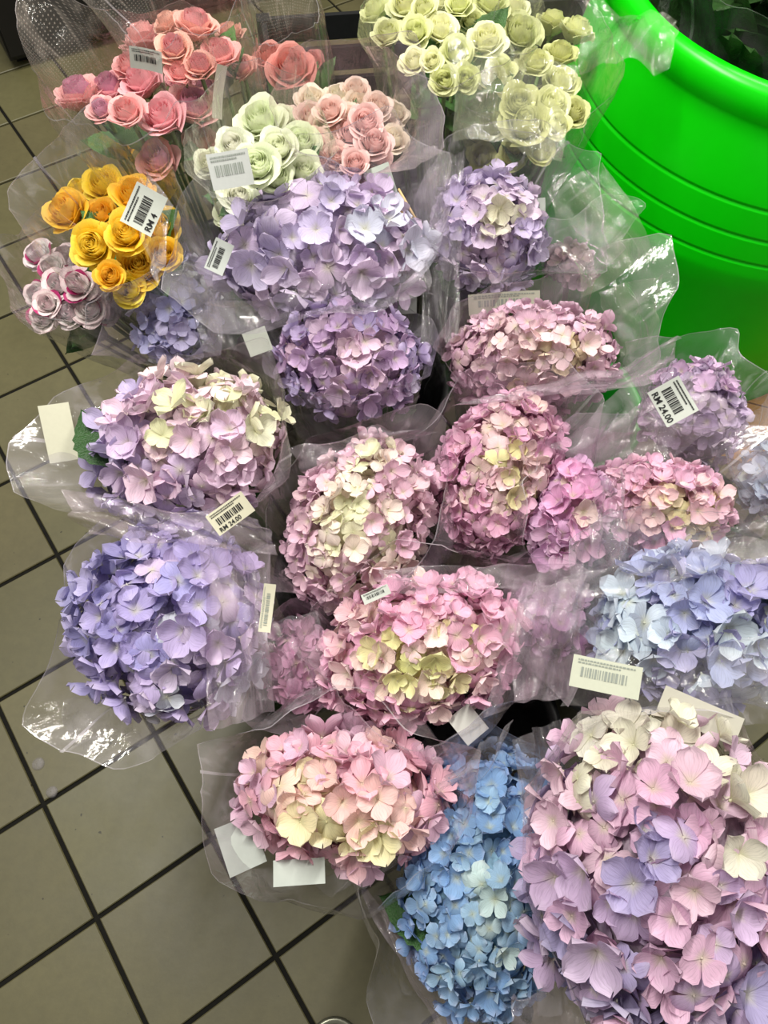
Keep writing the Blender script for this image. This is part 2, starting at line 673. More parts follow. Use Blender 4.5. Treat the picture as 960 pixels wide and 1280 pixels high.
def sleeve(root, base, head, fr, ra, rb, over, rimpx, seed, film, margin=0.012, jag=0.3, neck=.035):
    """fr columns = (image right, image up, axis); rim radii in metres by angle"""
    rnd = random.Random(seed)
    n = fr.col[2]
    t1, t2 = fr.col[0], fr.col[1]
    D = (head - base).length
    NU, NV = 112, 34
    ph = [rnd.uniform(0, 1) for _ in range(8)]
    k1, k2, k3 = rnd.choice((5, 6, 7)), rnd.choice((11, 13)), rnd.choice((19, 23))
    pts = []
    for j in range(NV + 1):
        v = j / NV
        for i in range(NU):
            phi = 2 * PI * i / NU
            re = 1 / math.sqrt((math.cos(phi) / ra) ** 2 + (math.sin(phi) / rb) ** 2) + margin
            rim = max(periodic(rimpx, phi), re * .9)
            ov = over * (1 + jag * (ridge(phi / (2 * PI) * 4 + ph[0]) - .5) + jag * .5 * (ridge(phi / (2 * PI) * 5 + ph[1]) - .5))
            ov += max(0, rim - re - .03) * .25
            vh = 0.72
            if v < vh:
                q = v / vh
                r = neck + (re - neck) * (q ** 1.15)
                s = D * q
            else:
                q = (v - vh) / (1 - vh)
                r = re + (rim - re) * q ** 1.3
                s = D + ov * q
            x = phi / (2 * PI)
            dr = .5 * (ridge(x * k1 + ph[2] + .15 * v) - .6) + (.34 - .2 * v) * (ridge(x * k2 + ph[3] - .2 * v) - .6) + (.24 - .2 * v) * (ridge(x * k3 + ph[4] + .3 * v) - .6)
            amp = .018 - .004 * v
            if .5 < v < .85:
                dr = max(dr, -.25)
            r += dr * amp
            p3 = base + n * s + (t1 * math.cos(phi) + t2 * math.sin(phi)) * r
            nv = noise.noise_vector(p3 * 14 + Vector((seed, 0, 0)))
            p3 = p3 + nv * (.005 + .010 * max(0, v - .7) / .3)
            pts.append(p3)
    me_v = [p - base for p in pts]
    fs, uv = [], []
    for j in range(NV + 1):
        for i in range(NU):
            uv.append((i / NU, j / NV))
    seam = rnd.randrange(NU)
    for j in range(NV):
        for i in range(NU):
            k = (i + 1) % NU
            fs.append((j * NU + i, j * NU + k, (j + 1) * NU + k, (j + 1) * NU + i))
    me = mesh('film_wrap', me_v, fs, True)
    ul = me.uv_layers.new(name='UVMap')
    for lp, poly in ((l, None) for l in me.loops):
        ul.data[lp.index].uv = uv[lp.vertex_index]
    # close the UV seam
    for p in me.polygons:
        us = [ul.data[li].uv[0] for li in p.loop_indices]
        if max(us) - min(us) > .5:
            for li in p.loop_indices:
                if ul.data[li].uv[0] < .5:
                    ul.data[li].uv[0] += 1.0
    o = obj('film_wrap', me, root, (0, 0, 0), M[film])
    SLEEVE_BVH.setdefault(root.name, []).append(BVHTree.FromPolygons(pts, fs))
    # hemmed lip and overlap seam: doubled film
    hv, hf = [], []
    for i in range(NU):
        a_, b_ = me_v[NV * NU + i], me_v[(NV - 1) * NU + i]
        hv += [a_, a_ + (b_ - a_).normalized() * .0018 + (a_ - (head - base)).normalized() * .0006]
    for i in range(NU):
        k = (i + 1) % NU
        hf.append((2 * i, 2 * k, 2 * k + 1, 2 * i + 1))
    b0_ = len(hv)
    for sm in (seam, (seam + NU // 2 + 5) % NU):
        b0_ = len(hv)
        for j in range(8, NV + 1):
            i0, i1 = me_v[j * NU + sm], me_v[j * NU + (sm + 1) % NU]
            od = (i0 - (head - base) * (j / NV)).normalized() * .0015
            hv += [i0 + od, i0 + (i1 - i0) * .45 + od]
        for j in range(NV - 8):
            q_ = b0_ + 2 * j
            hf.append((q_, q_ + 1, q_ + 3, q_ + 2))
    obj('film_hem', mesh('film_hem', hv, hf, True, [(0.3, .5)] * len(hv)), root, (0, 0, 0), M['film_hem'])
    return o


def px2m(p, px):
    return px * depth(p) / F


def rimspec(head, base_px, extra):
    """base_px: default rim radius (px); extra: {deg: px}"""
    out = [(a, px2m(head, base_px(R(a)))) for a in range(0, 360, 30) if all(min(abs(a - e), 360 - abs(a - e)) > 24 for e in extra)]
    out += [(e % 360, px2m(head, v)) for e, v in extra.items()]
    return out


# ------------------------------------------------------------------ hydrangea bouquets
def hydrangea(key, px, py, z, w_, h_, base, label, pal, size, theta=0, over=.06, rim={}, film='film', seed=1, mode='radial',
              pad=26, leaves=2, grad=0, cthick=.8, dens=1.0, jag=.18, tintvar=.08):
    rnd = random.Random(seed * 77 + 5)
    head = at(px, py, z)
    base = Vector(base)
    n = (head - base).normalized()
    fr0 = frame(n)
    root = thing('hydrangea_bouquet', label, 'bouquet', base, 'film wrapped hydrangea bouquets')
    hw, hh = px2m(head, w_ / 2), px2m(head, h_ / 2)
    fs = size * .86
    ra, rb = max(.02, hw - fs * .22), max(.02, hh - fs * .22)
    rc = (ra + rb) / 2 * cthick
    ct, st = math.cos(R(theta)), math.sin(R(theta))
    # undo foreshortening: the image height of the ellipse shrinks with the lean of the axis
    fr = fr0 @ Matrix.Rotation(R(theta), 3, 'Z')
    # core
    mb = MB()
    inner = .80

    def ell(dirv, k=1.0):
        return fr @ Vector((dirv.x * ra * k, dirv.y * rb * k, dirv.z * rc * k))
    mb.grid(lambda u, v: ell(Vector((math.sin(PI * v) * math.cos(2 * PI * u), math.sin(PI * v) * math.sin(2 * PI * u), -math.cos(PI * v))), inner), 24, 14, True)
    cm = mb.me('flower_head')
    mean = [sum(c[0][k] * c[1] for c in pal) / sum(c[1] for c in pal) for k in range(3)]
    core = obj('flower_head', cm, root, head - base, M['core'], tuple(a * .55 + b * .12 for a, b in zip(lin(mean), (.5, .6, .25))))
    # florets
    area = 4 * PI * ((ra * rb) ** 1.6 / 3 + (ra * rc) ** 1.6 / 3 + (rb * rc) ** 1.6 / 3) ** (1 / 1.6)
    nfull = int(area / (fs * fs * .34) * dens)
    nfull = min(nfull, 290)
    for lay in (0, 1):
        nn = nfull if lay == 0 else int(nfull * .6)
        ga = PI * (3 - math.sqrt(5))
        for k in range(nn):
            zz = 1 - 2 * (k + .5) / nn
            if zz < -.42:
                continue
            a = ga * k + lay * 1.3
            rr = math.sqrt(1 - zz * zz)
            d = Vector((rr * math.cos(a), rr * math.sin(a), zz))
            d = (d + Vector((rnd.gauss(0, 1), rnd.gauss(0, 1), rnd.gauss(0, 1))) * .05).normalized()
            lump = 1 + .07 * noise.noise(d * 2.6 + Vector((seed, 3, 1)))
            kk = (1.0 if lay == 0 else .86) * lump + rnd.uniform(-.07, .05)
            p = ell(d, kk)
            nrm = (fr @ Vector((d.x / ra, d.y / rb, d.z / rc))).normalized()
            # skip what only the floor side could see
            if nrm.dot(CAM - (head + p)) / (CAM - (head + p)).length < -.45:
                continue
            tilt = .36 if lay == 0 else .6
            q = (nrm + Vector((rnd.gauss(0, tilt), rnd.gauss(0, tilt), rnd.gauss(0, tilt))) * .8).normalized()
            fm = frame(q) @ Matrix.Rotation(rnd.uniform(0, 6.28), 3, 'Z')
            # colour
            ix, iy = p.dot(CR) / hw, p.dot(CU) / hh
            if mode == 'radial':
                t = min(1, math.hypot(ix, iy))
            else:
                t = .5 + .5 * (ix * math.cos(R(grad)) + iy * math.sin(R(grad)))
            t += (.55 if mode == 'radial' else .38) * noise.noise(d * 1.9 + Vector((seed * 3.1, 0, 0))) + rnd.gauss(0, .16)
            t = min(.999, max(0, t))
            tot = sum(c[1] for c in pal)
            acc, x = 0, t * tot
            ci = len(pal) - 1
            for qi, c in enumerate(pal):
                acc += c[1]
                if x <= acc:
                    ci = qi
                    break
            col = Vector(lin(pal[ci][0]))
            other = Vector(lin(pal[rnd.randrange(len(pal))][0]))
            col = col.lerp(other, rnd.uniform(0, .22))
            col = col * rnd.uniform(1 - tintvar, 1 + tintvar)
            o = bpy.data.objects.new('floret', FLORETS[rnd.randrange(len(FLORETS))])
            COL.objects.link(o)
            o.parent = core
            s = fs * rnd.uniform(.72, 1.18)
            mm = fm.to_4x4() @ Matrix.Diagonal((s, s, s, 1))
            mm.translation = p
            o.matrix_local = mm
            lum = col.x * .3 + col.y * .5 + col.z * .2
            dsat = .13 + .12 * max(0, min(1, (col.z - col.x) * 3))
            col = col.lerp(Vector((lum, lum, lum)) * 1.12, dsat)
            o.color = (*[min(.95, c) for c in col], 1)
    # stem and leaves
    s_ = MB().tube([(0, 0, -.02) , n * .2 + Vector((.004, .003, 0)), head - base - n * rc * .6], [.006, .0055, .005], 7).me('stem')
    obj('stem', s_, root, (0, 0, 0), M['stem'])
    for k in range(leaves):
        a = rnd.uniform(0, 2 * PI)
        out_ = fr @ Vector((math.cos(a), math.sin(a), 0))
        y = (out_ * .55 + n * .8).normalized()
        x = y.cross(n).normalized()
        zv = x.cross(y)
        m3 = Matrix((x, y, zv)).transposed()
        g = rnd.uniform(.7, 1.1)
        gc = Vector(lin((58, 104, 42))) * g
        place(LEAVES[k % 4], 'leaf', root, head - base - n * (rc + .07) + out_ * .008, m3, rnd.uniform(.10, .13), tuple(gc))
    # sleeve
    if film:
        def base_r(a):
            return 1 / math.sqrt((math.cos(a - R(theta)) / (w_ / 2)) ** 2 + (math.sin(a - R(theta)) / (h_ / 2)) ** 2) + pad
        spec = rimspec(head, base_r, rim)
        sleeve_frame = fr0
        sleeve(root, base, head, sleeve_frame, max(ra, rb) if theta else ra, max(ra, rb) if theta else rb, over, spec, seed, film, jag=jag)
    return root, head, base


PK = [((232, 228, 184), 2), ((240, 214, 214), 3), ((228, 176, 206), 5)]          # cream heart, pink outside
BOUQ = {}


def H(key, *a, **k):
    BOUQ[key] = hydrangea(key, *a, **k)


# bases sit in the buckets
BK_A = Vector((-.03, .46, 0))
BK_B = Vector((.15, .24, 0))
BK_C = Vector((.36, .40, 0))
BK_D = Vector((-.04, .82, 0))
BK_E = Vector((.22, .74, 0))
BK_F = Vector((-.30, 1.02, 0))
BK_G = Vector((.06, 1.16, 0))


def bs(bk, dx, dy, z=.07):
    return (bk.x + dx, bk.y + dy, z)


H('H1', 238, 560, .66, 242, 198, bs(BK_A, -.05, .03), 'pink and lilac hydrangea with a serrated leaf and blank white tag at its left',
  [((180, 164, 216), 2), ((206, 180, 220), 3), ((228, 194, 218), 4.5), ((236, 206, 216), 3), ((224, 226, 178), .5)], .047,
  over=.05, rim={180: 205, 200: 205, 160: 175, 225: 150, 270: 125, 315: 155, 330: 170, 40: 150, 90: 115}, seed=1, mode='lin', grad=40, theta=8, leaves=2)
H('H2', 212, 776, .60, 244, 242, bs(BK_A, -.05, -.04), 'large violet blue hydrangea above the floor tiles, left of the narrow side-on tag',
  [((158, 150, 218), 4), ((176, 160, 222), 4), ((190, 168, 222), 3), ((208, 184, 222), 3), ((204, 208, 222), .7)], .047,
  over=.04, rim={180: 130, 205: 165, 222: 195, 238: 190, 258: 175, 285: 160, 320: 150, 0: 138, 90: 140}, seed=2, mode='lin', grad=-45, leaves=2)
H('H3', 402, 317, .72, 262, 166, bs(BK_D, .0, .04), 'broad pale lilac hydrangea below the greenish white roses',
  [((196, 182, 222), 4), ((208, 186, 222), 4), ((216, 190, 220), 3), ((202, 206, 226), 1)], .050,
  over=.07, rim={0: 160, 25: 185, 60: 170, 100: 125, 150: 160, 180: 165, 210: 200, 235: 180, 270: 130, 310: 160}, seed=3, mode='lin', grad=0)
H('H4', 438, 455, .67, 176, 140, (-.048, .51, .07), 'small mauve hydrangea in a pointed film cone under the broad lilac one',
  [((222, 218, 170), 1), ((224, 190, 214), 3), ((196, 160, 206), 4), ((180, 160, 214), 3)], .036,
  over=.04, rim={180: 120, 150: 130, 120: 110, 60: 110, 0: 110, 330: 120, 270: 100, 235: 105}, film='film', seed=4, mode='radial', cthick=1.0)
H('H5', 608, 295, .68, 140, 150, bs(BK_D, .10, .10), 'upright lilac hydrangea between the pale roses and the green tub',
  [((222, 216, 190), 1), ((212, 188, 218), 4), ((196, 178, 220), 4)], .038,
  over=.07, rim={0: 125, 30: 150, 60: 130, 90: 115, 120: 110, 180: 95, 270: 95, 320: 150}, seed=5, mode='radial', cthick=1.1)
H('H6', 664, 450, .64, 205, 118, bs(BK_E, .0, -.03), 'wide dusty pink hydrangea leaning towards the green tub',
  [((226, 208, 160), 1), ((232, 200, 206), 4), ((222, 180, 204), 4), ((206, 160, 186), 2)], .033,
  over=.05, rim={0: 140, 20: 175, 40: 210, 60: 130, 90: 90, 180: 130, 270: 85, 330: 150}, film='film_mauve', seed=6, mode='radial', cthick=1.0)
H('H7', 450, 652, .62, 165, 225, bs(BK_A, .04, .02), 'oval pink hydrangea with a cream heart, central below the pointed cone',
  [((232, 232, 190), 4), ((238, 218, 208), 3), ((230, 184, 208), 5)], .031,
  theta=-28, over=.045, rim={60: 155, 45: 150, 90: 130, 0: 110, 180: 115, 225: 140, 270: 120}, film='film_mauve', seed=7, cthick=.9)
H('H8', 622, 592, .62, 150, 205, bs(BK_E, -.06, -.14), 'tall dusty pink hydrangea with one large open floret on its left flank',
  [((222, 214, 152), 2), ((230, 194, 200), 4), ((222, 160, 196), 5)], .032,
  theta=-22, over=.055, rim={0: 110, 60: 150, 90: 130, 120: 110, 180: 115, 230: 130, 270: 120, 30: 140}, film='film_mauve', seed=8, cthick=.9)
H('H9', 712, 642, .64, 88, 145, bs(BK_E, .02, -.17), 'narrow bright pink hydrangea squeezed between two cream-centred pink ones',
  [((228, 206, 190), 1), ((226, 160, 204), 5), ((218, 168, 212), 3)], .036,
  theta=-15, over=.05, rim={0: 75, 60: 125, 90: 110, 180: 70, 270: 90}, film='film_mauve', seed=9, cthick=.9, leaves=1)
H('H10', 818, 640, .62, 180, 125, bs(BK_C, -.02, .05), 'flat pink hydrangea with yellowish heart above the blue-lilac one',
  [((230, 218, 160), 3), ((238, 196, 202), 3), ((232, 176, 208), 4)], .031,
  theta=-10, over=.05, rim={0: 120, 30: 165, 60: 120, 90: 95, 130: 130, 180: 115, 270: 85, 330: 120}, film='film_mauve', seed=10, cthick=1.0)
H('H11', 866, 520, .55, 120, 140, bs(BK_C, .0, .14), 'faded mauve hydrangea behind the white price sticker beside the tub',
  [((198, 178, 200), 3), ((190, 168, 204), 4), ((214, 176, 216), 2)], .036,
  over=.06, rim={0: 80, 60: 130, 100: 100, 150: 120, 180: 115, 270: 80}, seed=11, cthick=1.0)
H('H12', 968, 602, .55, 90, 110, (.56, .50, .07), 'bluish green hydrangea cut off by the right edge',
  [((200, 214, 200), 3), ((176, 196, 220), 3), ((190, 200, 226), 3)], .036,
  over=.06, rim={180: 75, 150: 90, 90: 90, 60: 120}, seed=12, leaves=1)
H('H13', 880, 780, .66, 255, 190, bs(BK_C, .05, -.05), 'large pale blue and lilac hydrangea behind milky film at the right',
  [((196, 214, 232), 2), ((170, 180, 232), 4), ((176, 168, 226), 4), ((206, 216, 236), 2), ((226, 230, 190), .6)], .050,
  over=.07, rim={180: 180, 150: 190, 120: 150, 90: 125, 60: 150, 210: 160, 240: 130, 270: 110}, film='film', seed=13, mode='lin', grad=0)
H('H14', 527, 812, .63, 255, 175, bs(BK_B, -.03, .05), 'pink hydrangea with lime cream heart directly above the salmon pink one',
  [((226, 226, 150), 2), ((240, 208, 208), 3), ((234, 172, 204), 5)], .035,
  theta=15, over=.05, rim={0: 165, 20: 230, 35: 170, 90: 100, 150: 130, 180: 150, 225: 120, 270: 110, 330: 150}, film='film_mauve', seed=14, cthick=.9)
H('H15', 372, 832, .55, 95, 112, bs(BK_A, .03, -.10), 'small deep pink hydrangea half hidden between violet and pink bouquets',
  [((214, 150, 190), 4), ((226, 168, 204), 4), ((200, 136, 170), 2)], .036,
  over=.04, rim={180: 75, 225: 90, 270: 85, 315: 75, 0: 70, 90: 80}, film='film_mauve', seed=15, leaves=1)
H('H16', 430, 994, .60, 272, 160, bs(BK_B, -.05, -.02), 'salmon pink hydrangea with two blank white tags beside the floor',
  [((232, 226, 170), 2), ((242, 200, 192), 4), ((238, 176, 198), 4), ((224, 180, 208), 2)], .046,
  theta=-6, over=.05, rim={0: 175, 20: 190, 340: 150, 160: 185, 180: 180, 210: 165, 240: 135, 270: 120, 310: 130, 90: 110}, seed=16, cthick=.9)
H('H17', 603, 1098, .56, 205, 310, bs(BK_B, .0, -.06), 'sky blue hydrangea low in front, the only bright blue one',
  [((196, 222, 222), 2), ((150, 196, 232), 4), ((118, 170, 228), 5), ((110, 156, 220), 2)], .034,
  theta=-4, over=.05, rim={180: 120, 200: 140, 220: 190, 240: 215, 270: 200, 300: 190, 330: 150, 0: 150, 60: 190, 90: 190}, film='film', seed=17, mode='radial', cthick=.8)
H('H18', 822, 1082, .70, 320, 395, bs(BK_B, .09, .0), 'largest hydrangea, mauve pink with lavender below, lower right corner',
  [((166, 154, 206), 4), ((198, 170, 214), 3), ((222, 176, 206), 4), ((226, 190, 210), 3), ((228, 226, 200), .8)], .048,
  over=.03, rim={180: 175, 150: 205, 120: 215, 90: 205, 210: 180, 240: 200, 270: 215}, film='film', seed=18, mode='lin', grad=80, pad=18, theta=0, cthick=.8)
H('H19', 222, 392, .60, 110, 150, bs(BK_D, -.07, .0), 'blue lilac hydrangea behind cloudy film, right below the yellow roses',
  [((170, 168, 222), 4), ((190, 180, 224), 4), ((204, 210, 214), 1)], .038,
  over=.06, rim={180: 70, 120: 130, 90: 110, 0: 90, 225: 110, 270: 95, 315: 150}, film='film_mauve', seed=19)
H('H20', 712, 335, .50, 56, 70, bs(BK_E, .08, .08), 'small withered mauve hydrangea deep between tub and lilac bouquet',
  [((176, 140, 150), 3), ((190, 160, 178), 3)], .032, over=.05, rim={30: 110, 60: 120}, seed=20, leaves=0)
H('H21', 690, 772, .56, 90, 100, bs(BK_C, -.08, -.06), 'shaded mauve hydrangea covered by cloudy film in the middle',
  [((188, 140, 186), 3), ((200, 156, 200), 3)], .038, over=.06, rim={45: 110, 0: 90, 90: 100, 270: 120}, film='film_mauve', seed=21, leaves=0)


def leaf_at(key, x0, y0, x1, y1, dz, col=(52, 96, 40)):
    root, head, base = BOUQ[key]
    a = at(x0, y0, head.z + dz)
    b = at(x1, y1, head.z + dz + .01)
    y = (b - a)
    L_ = y.length
    y.normalize()
    n_ = (CAM - a).normalized()
    x = y.cross(n_).normalized()
    place(LEAVES[0], 'leaf', root, a - base, Matrix((x, y, x.cross(y))).transposed(), L_, lin(col))


leaf_at('H1', 152, 575, 92, 500, .025, (40, 78, 32))
leaf_at('H17', 560, 1165, 474, 1120, -.0)
leaf_at('H17', 640, 1230, 545, 1225, -.08)
leaf_at('H17', 660, 1250, 590, 1290, -.10)
leaf_at('H4', 470, 520, 440, 585, -.10)

# ------------------------------------------------------------------ rose bouquets
def rose_at(root, base, P, size, axis, col, kind='rose', heart=None, seed=0, opened=1.0):
    rnd = random.Random(seed)
    fm = frame(axis) @ Matrix.Rotation(rnd.uniform(0, 6.28), 3, 'Z')
    heart = heart or col
    rose = place(RH[kind][rnd.randrange(4)], 'rose', root, P - base, fm, size, tuple(heart))
    I3 = Matrix.Identity(3)
    k0 = rnd.uniform(0, 6)
    for ring, (n, kindp, sc, tl) in enumerate(((4, 'mid', .74, .0), (5, 'out', .86, .08), (4, 'out', .98, .16))):
        for k in range(n):
            a = k0 + ring * .7 + 2 * PI * k / n + rnd.uniform(-.12, .12)
            m3 = Matrix.Rotation(a, 3, 'Z') @ Matrix.Rotation(-tl * opened * rnd.uniform(.1, 2.2), 3, 'X')
            c = Vector(col) * rnd.uniform(.93, 1.07)
            if kind == 'magenta_rose' and rnd.random() < .22:
                c = Vector((.48, .035, .17))
            place(RP[kind][kindp][rnd.randrange(4)], 'petal', rose, Vector((0, 0, -.02 * ring - .01)), m3,
                  (sc, sc, sc * (1.0 if ring < 2 else .9)), tuple(min(.95, x) for x in c))
    place(CALYX, 'calyx', rose, Vector((0, 0, 0)), I3, .9)
    return rose


def rose_bunch(label, roses, z, base, center, rimpx, cols, kind='rose', heart=None, film='film', seed=1, over=.06, lean=1.0, group='film wrapped rose bouquets',
               extra={}, leafn=8, face=.3, hw=None):
    rnd = random.Random(seed * 31)
    base = Vector(base)
    head = at(center[0], center[1], z)
    n = (head - base).normalized()
    root = thing('rose_bouquet', label, 'bouquet', base, group)
    fr = frame(n)
    for k, (x, y, s) in enumerate(roses):
        P = at(x, y, z + rnd.uniform(-.02, .02) - .12 * (((x - center[0]) / rimpx) ** 2 + ((y - center[1]) / rimpx) ** 2) * .5)
        sz = px2m(P, s) * .84
        off = (P - head)
        off = off - n * off.dot(n)
        ax = (n * .75 + off * 3.0 * lean + Vector((0, 0, .15)) + (CAM - P).normalized() * face + Vector((rnd.gauss(0, 1), rnd.gauss(0, 1), 0)) * .10).normalized()
        c = Vector(lin(cols[rnd.randrange(len(cols))])) * rnd.uniform(.92, 1.06)
        h = Vector(lin(heart)) if heart and rnd.random() < .6 else c * 1.08
        for q_ in (c, h):
            g_ = (q_.x + q_.y + q_.z) / 3 * 1.15
            q_ += (Vector((g_, g_, g_)) - q_) * (.13 if q_.z > .1 else .03)
        c, h = Vector([min(.93, q_) for q_ in c]), Vector([min(.93, q_) for q_ in h])
        rose_at(root, base, P, sz, ax, c, kind, h, seed * 100 + k, rnd.uniform(.6, 1.2))
        end = P - base - ax * sz * .55
        st = MB().tube([(off.x * .1, off.y * .1, 0), end * .6 + Vector((0, 0, -.01)), end], [.003, .003, .0028], 6).me('stem')
        obj('stem', st, root, (0, 0, 0), M['stem'])
    for k in range(leafn):
        a = rnd.uniform(0, 2 * PI)
        o_ = fr @ Vector((math.cos(a), math.sin(a), 0))
        y = (o_ * .7 + n * .7).normalized()
        x = y.cross(n).normalized()
        m3 = Matrix((x, y, x.cross(y))).transposed()
        place(LEAVES[k % 4], 'leaf', root, head - base - n * rnd.uniform(.06, .12) + o_ * px2m(head, rimpx) * rnd.uniform(.1, .6), m3, rnd.uniform(.05, .075),
              tuple(Vector(lin((70, 120, 50))) * rnd.uniform(.6, 1.1)))
    if film:
        spec = rimspec(head, lambda a: rimpx * 1.18, extra)
        rr = px2m(head, rimpx)
        sleeve(root, base, head, fr, rr, rr, over, spec, seed + 50, film)
    return root, head, base


def RB(key, *a, **k):
    BOUQ[key] = rose_bunch(*a, **k)


RB('R1', 'salmon pink roses at the back in dotted film', [(180, 50, 50), (245, 34, 50), (287, 44, 36), (275, 70, 46), (302, 87, 36), (218, 62, 42), (250, 84, 38), (210, 30, 34), (226, 92, 34)],
   .80, bs(BK_F, .08, .06), (243, 62), 68, [(242, 174, 160), (245, 186, 166), (240, 166, 164)], film='film_dots', seed=1, heart=(240, 164, 170), extra={150: 130, 120: 120, 165: 150, 90: 90, 30: 100}, over=.08, face=.05)
RB('R2', 'rose pink roses with mauve hearts in front of the salmon ones', [(100, 120, 54), (138, 112, 46), (178, 104, 50), (160, 142, 44), (205, 148, 54), (242, 136, 56), (226, 104, 36), (256, 116, 36), (198, 201, 48), (250, 178, 40), (165, 84, 42), (128, 138, 34)],
   .78, bs(BK_F, .0, .02), (180, 136), 88, [(240, 172, 172), (238, 170, 180), (242, 184, 170)], film='film_dots', seed=2, heart=(226, 150, 184), extra={150: 150, 135: 165, 120: 120, 180: 115, 210: 100, 90: 90}, over=.07, face=.1)
RB('R3', 'yellow roses in film with a barcode sticker', [(85, 266, 52), (100, 238, 32), (130, 232, 46), (118, 307, 52), (174, 335, 58), (138, 345, 34), (162, 362, 40), (160, 292, 50), (168, 246, 50), (200, 285, 48), (205, 318, 40), (150, 182, 40), (128, 268, 36), (196, 238, 40)],
   .72, bs(BK_F, -.02, -.05), (148, 290), 78, [(255, 214, 30), (255, 206, 24), (252, 194, 26), (255, 220, 50)], film='film', seed=3, extra={120: 115, 90: 140, 150: 115, 180: 110, 0: 110, 330: 120, 45: 120}, over=.06, leafn=12)
RB('R4', 'small white roses edged in magenta at the far left', [(50, 320, 38), (84, 326, 42), (47, 368, 30), (56, 397, 36), (100, 355, 42), (112, 386, 42), (75, 356, 38), (126, 366, 40), (88, 392, 36), (66, 336, 34), (60, 380, 32), (104, 334, 34), (135, 392, 30)],
   .64, bs(BK_F, -.06, -.10), (88, 362), 55, [(252, 248, 244), (250, 244, 240), (246, 236, 234)], kind='magenta_rose', film='film', seed=4, extra={180: 70, 150: 95, 90: 95, 270: 60, 300: 85, 225: 65}, over=.05)
RB('R5', 'greenish white roses behind a back-to-front white sticker', [(327, 153, 56), (292, 183, 42), (348, 186, 46), (376, 180, 46), (379, 216, 46), (322, 208, 52), (298, 246, 44), (284, 268, 32), (352, 150, 34), (345, 222, 40), (262, 205, 36), (310, 262, 30)],
   .81, bs(BK_F, .12, .0), (330, 200), 70, [(236, 240, 212), (238, 242, 220), (228, 236, 200)], film='film', seed=5, extra={180: 95, 210: 110, 90: 95, 0: 90, 240: 105}, over=.05, leafn=10)
sp = random.Random(5)
r6 = []
for k in range(28):
    a, q = k * 2.4, math.sqrt((k + .5) / 28)
    r6.append((430 + 72 * q * math.cos(a), 168 + 60 * q * math.sin(a), sp.uniform(32, 42)))
RB('R6', 'pale blush spray roses in a dense round bunch', r6, .79, bs(BK_F, .20, .04), (428, 166), 72, [(244, 216, 202), (242, 204, 194), (244, 226, 204), (238, 194, 190)], film='film_mauve', seed=6,
   extra={0: 110, 45: 115, 90: 95, 315: 130, 330: 140}, over=.06)
RB('R7', 'creamy white spray roses at the top centre', [(485, 44, 38), (520, 41, 36), (550, 38, 42), (608, 52, 46), (518, 78, 34), (570, 66, 38), (540, 76, 26), (612, 98, 36), (555, 101, 34), (582, 98, 32), (626, 88, 34), (508, 8, 42), (546, 4, 36), (574, 8, 32), (612, 4, 46), (650, 44, 50), (640, 12, 40), (590, 30, 34), (530, 12, 32), (470, 16, 36)],
   .80, bs(BK_G, .0, .08), (565, 50), 92, [(234, 236, 180), (238, 238, 192), (226, 230, 164)], film='film_green', seed=7, extra={180: 120, 210: 130, 240: 110, 270: 105}, over=.06, leafn=22)
RB('R8', 'yellowish white roses clouded by film next to the green tub', [(648, 128, 42), (700, 105, 46), (690, 132, 42), (714, 142, 40), (656, 156, 58), (616, 158, 38), (596, 166, 38), (640, 196, 36), (694, 156, 34), (602, 196, 32), (668, 80, 40), (700, 70, 40), (720, 40, 42), (690, 30, 40), (676, 190, 32), (620, 130, 30)],
   .74, bs(BK_G, .08, .0), (662, 118), 84, [(224, 226, 150), (228, 230, 164), (214, 216, 140)], film='film_green', seed=8, extra={0: 100, 45: 120, 90: 115, 270: 105, 240: 115, 210: 105}, over=.06, leafn=12)
RB('R9', 'two salmon roses behind dark cloudy film', [(364, 88, 56), (338, 74, 40), (388, 82, 36)],
   .70, bs(BK_F, .22, .14), (362, 82), 46, [(226, 140, 130), (220, 132, 128)], film='film_dots', seed=9, extra={90: 110, 60: 120, 120: 110}, over=.09, leafn=5)

# ------------------------------------------------------------------ buckets that hold the bouquets
def bucket(name, label, c, r, h, mat, seed=0):
    root = thing(name, label, 'bucket', (c.x, c.y, 0), 'black flower buckets' if mat == 'black_plastic' else None)
    mb = MB().lathe([(0, .004), (r * .74, .004), (r * .78, 0), (r * .80, .01), (r * .9, h * .55), (r * .91, h * .56), (r, h - .02), (r + .008, h - .018), (r + .009, h),
                     (r - .004, h), (r - .006, h - .02), (r * .87, h * .5), (r * .76, .012), (0, .012)], 48)
    obj('body', mb.me('bucket_body'), root, (0, 0, 0), M[mat])
    hd = MB().tube([((r + .010) * math.cos(t), (r + .010) * math.sin(t) , h - .04 - .05 * math.sin(t)) for t in [PI * k / 16 for k in range(17)]], .003, 6)
    obj('handle', hd.me('bucket_handle'), root, (0, 0, 0), M['steel'])
    return root


for nm, c, r, h_, mt, lb in (
        ('bucket', BK_A, .125, .30, 'black_plastic', 'black bucket under the violet and cream-hearted bouquets'),
        ('bucket', BK_B, .130, .28, 'black_plastic', 'black bucket under the blue and salmon pink bouquets'),
        ('bucket', BK_C, .125, .30, 'black_plastic', 'black bucket under the blue-lilac bouquet at the right'),
        ('bucket', BK_D, .130, .32, 'black_plastic', 'black bucket under the broad pale lilac bouquet'),
        ('bucket', Vector((.30, .79, 0)), .125, .34, 'green_plastic', 'green bucket, darkened to show shade, between the dusty pink hydrangea and the tub'),
        ('bucket', BK_F, .15, .34, 'black_plastic', 'black bucket under the pink and yellow roses'),
        ('bucket', BK_G, .13, .36, 'black_plastic', 'black bucket under the cream roses')):
    bucket(nm, lb, c, r, h_, mt)

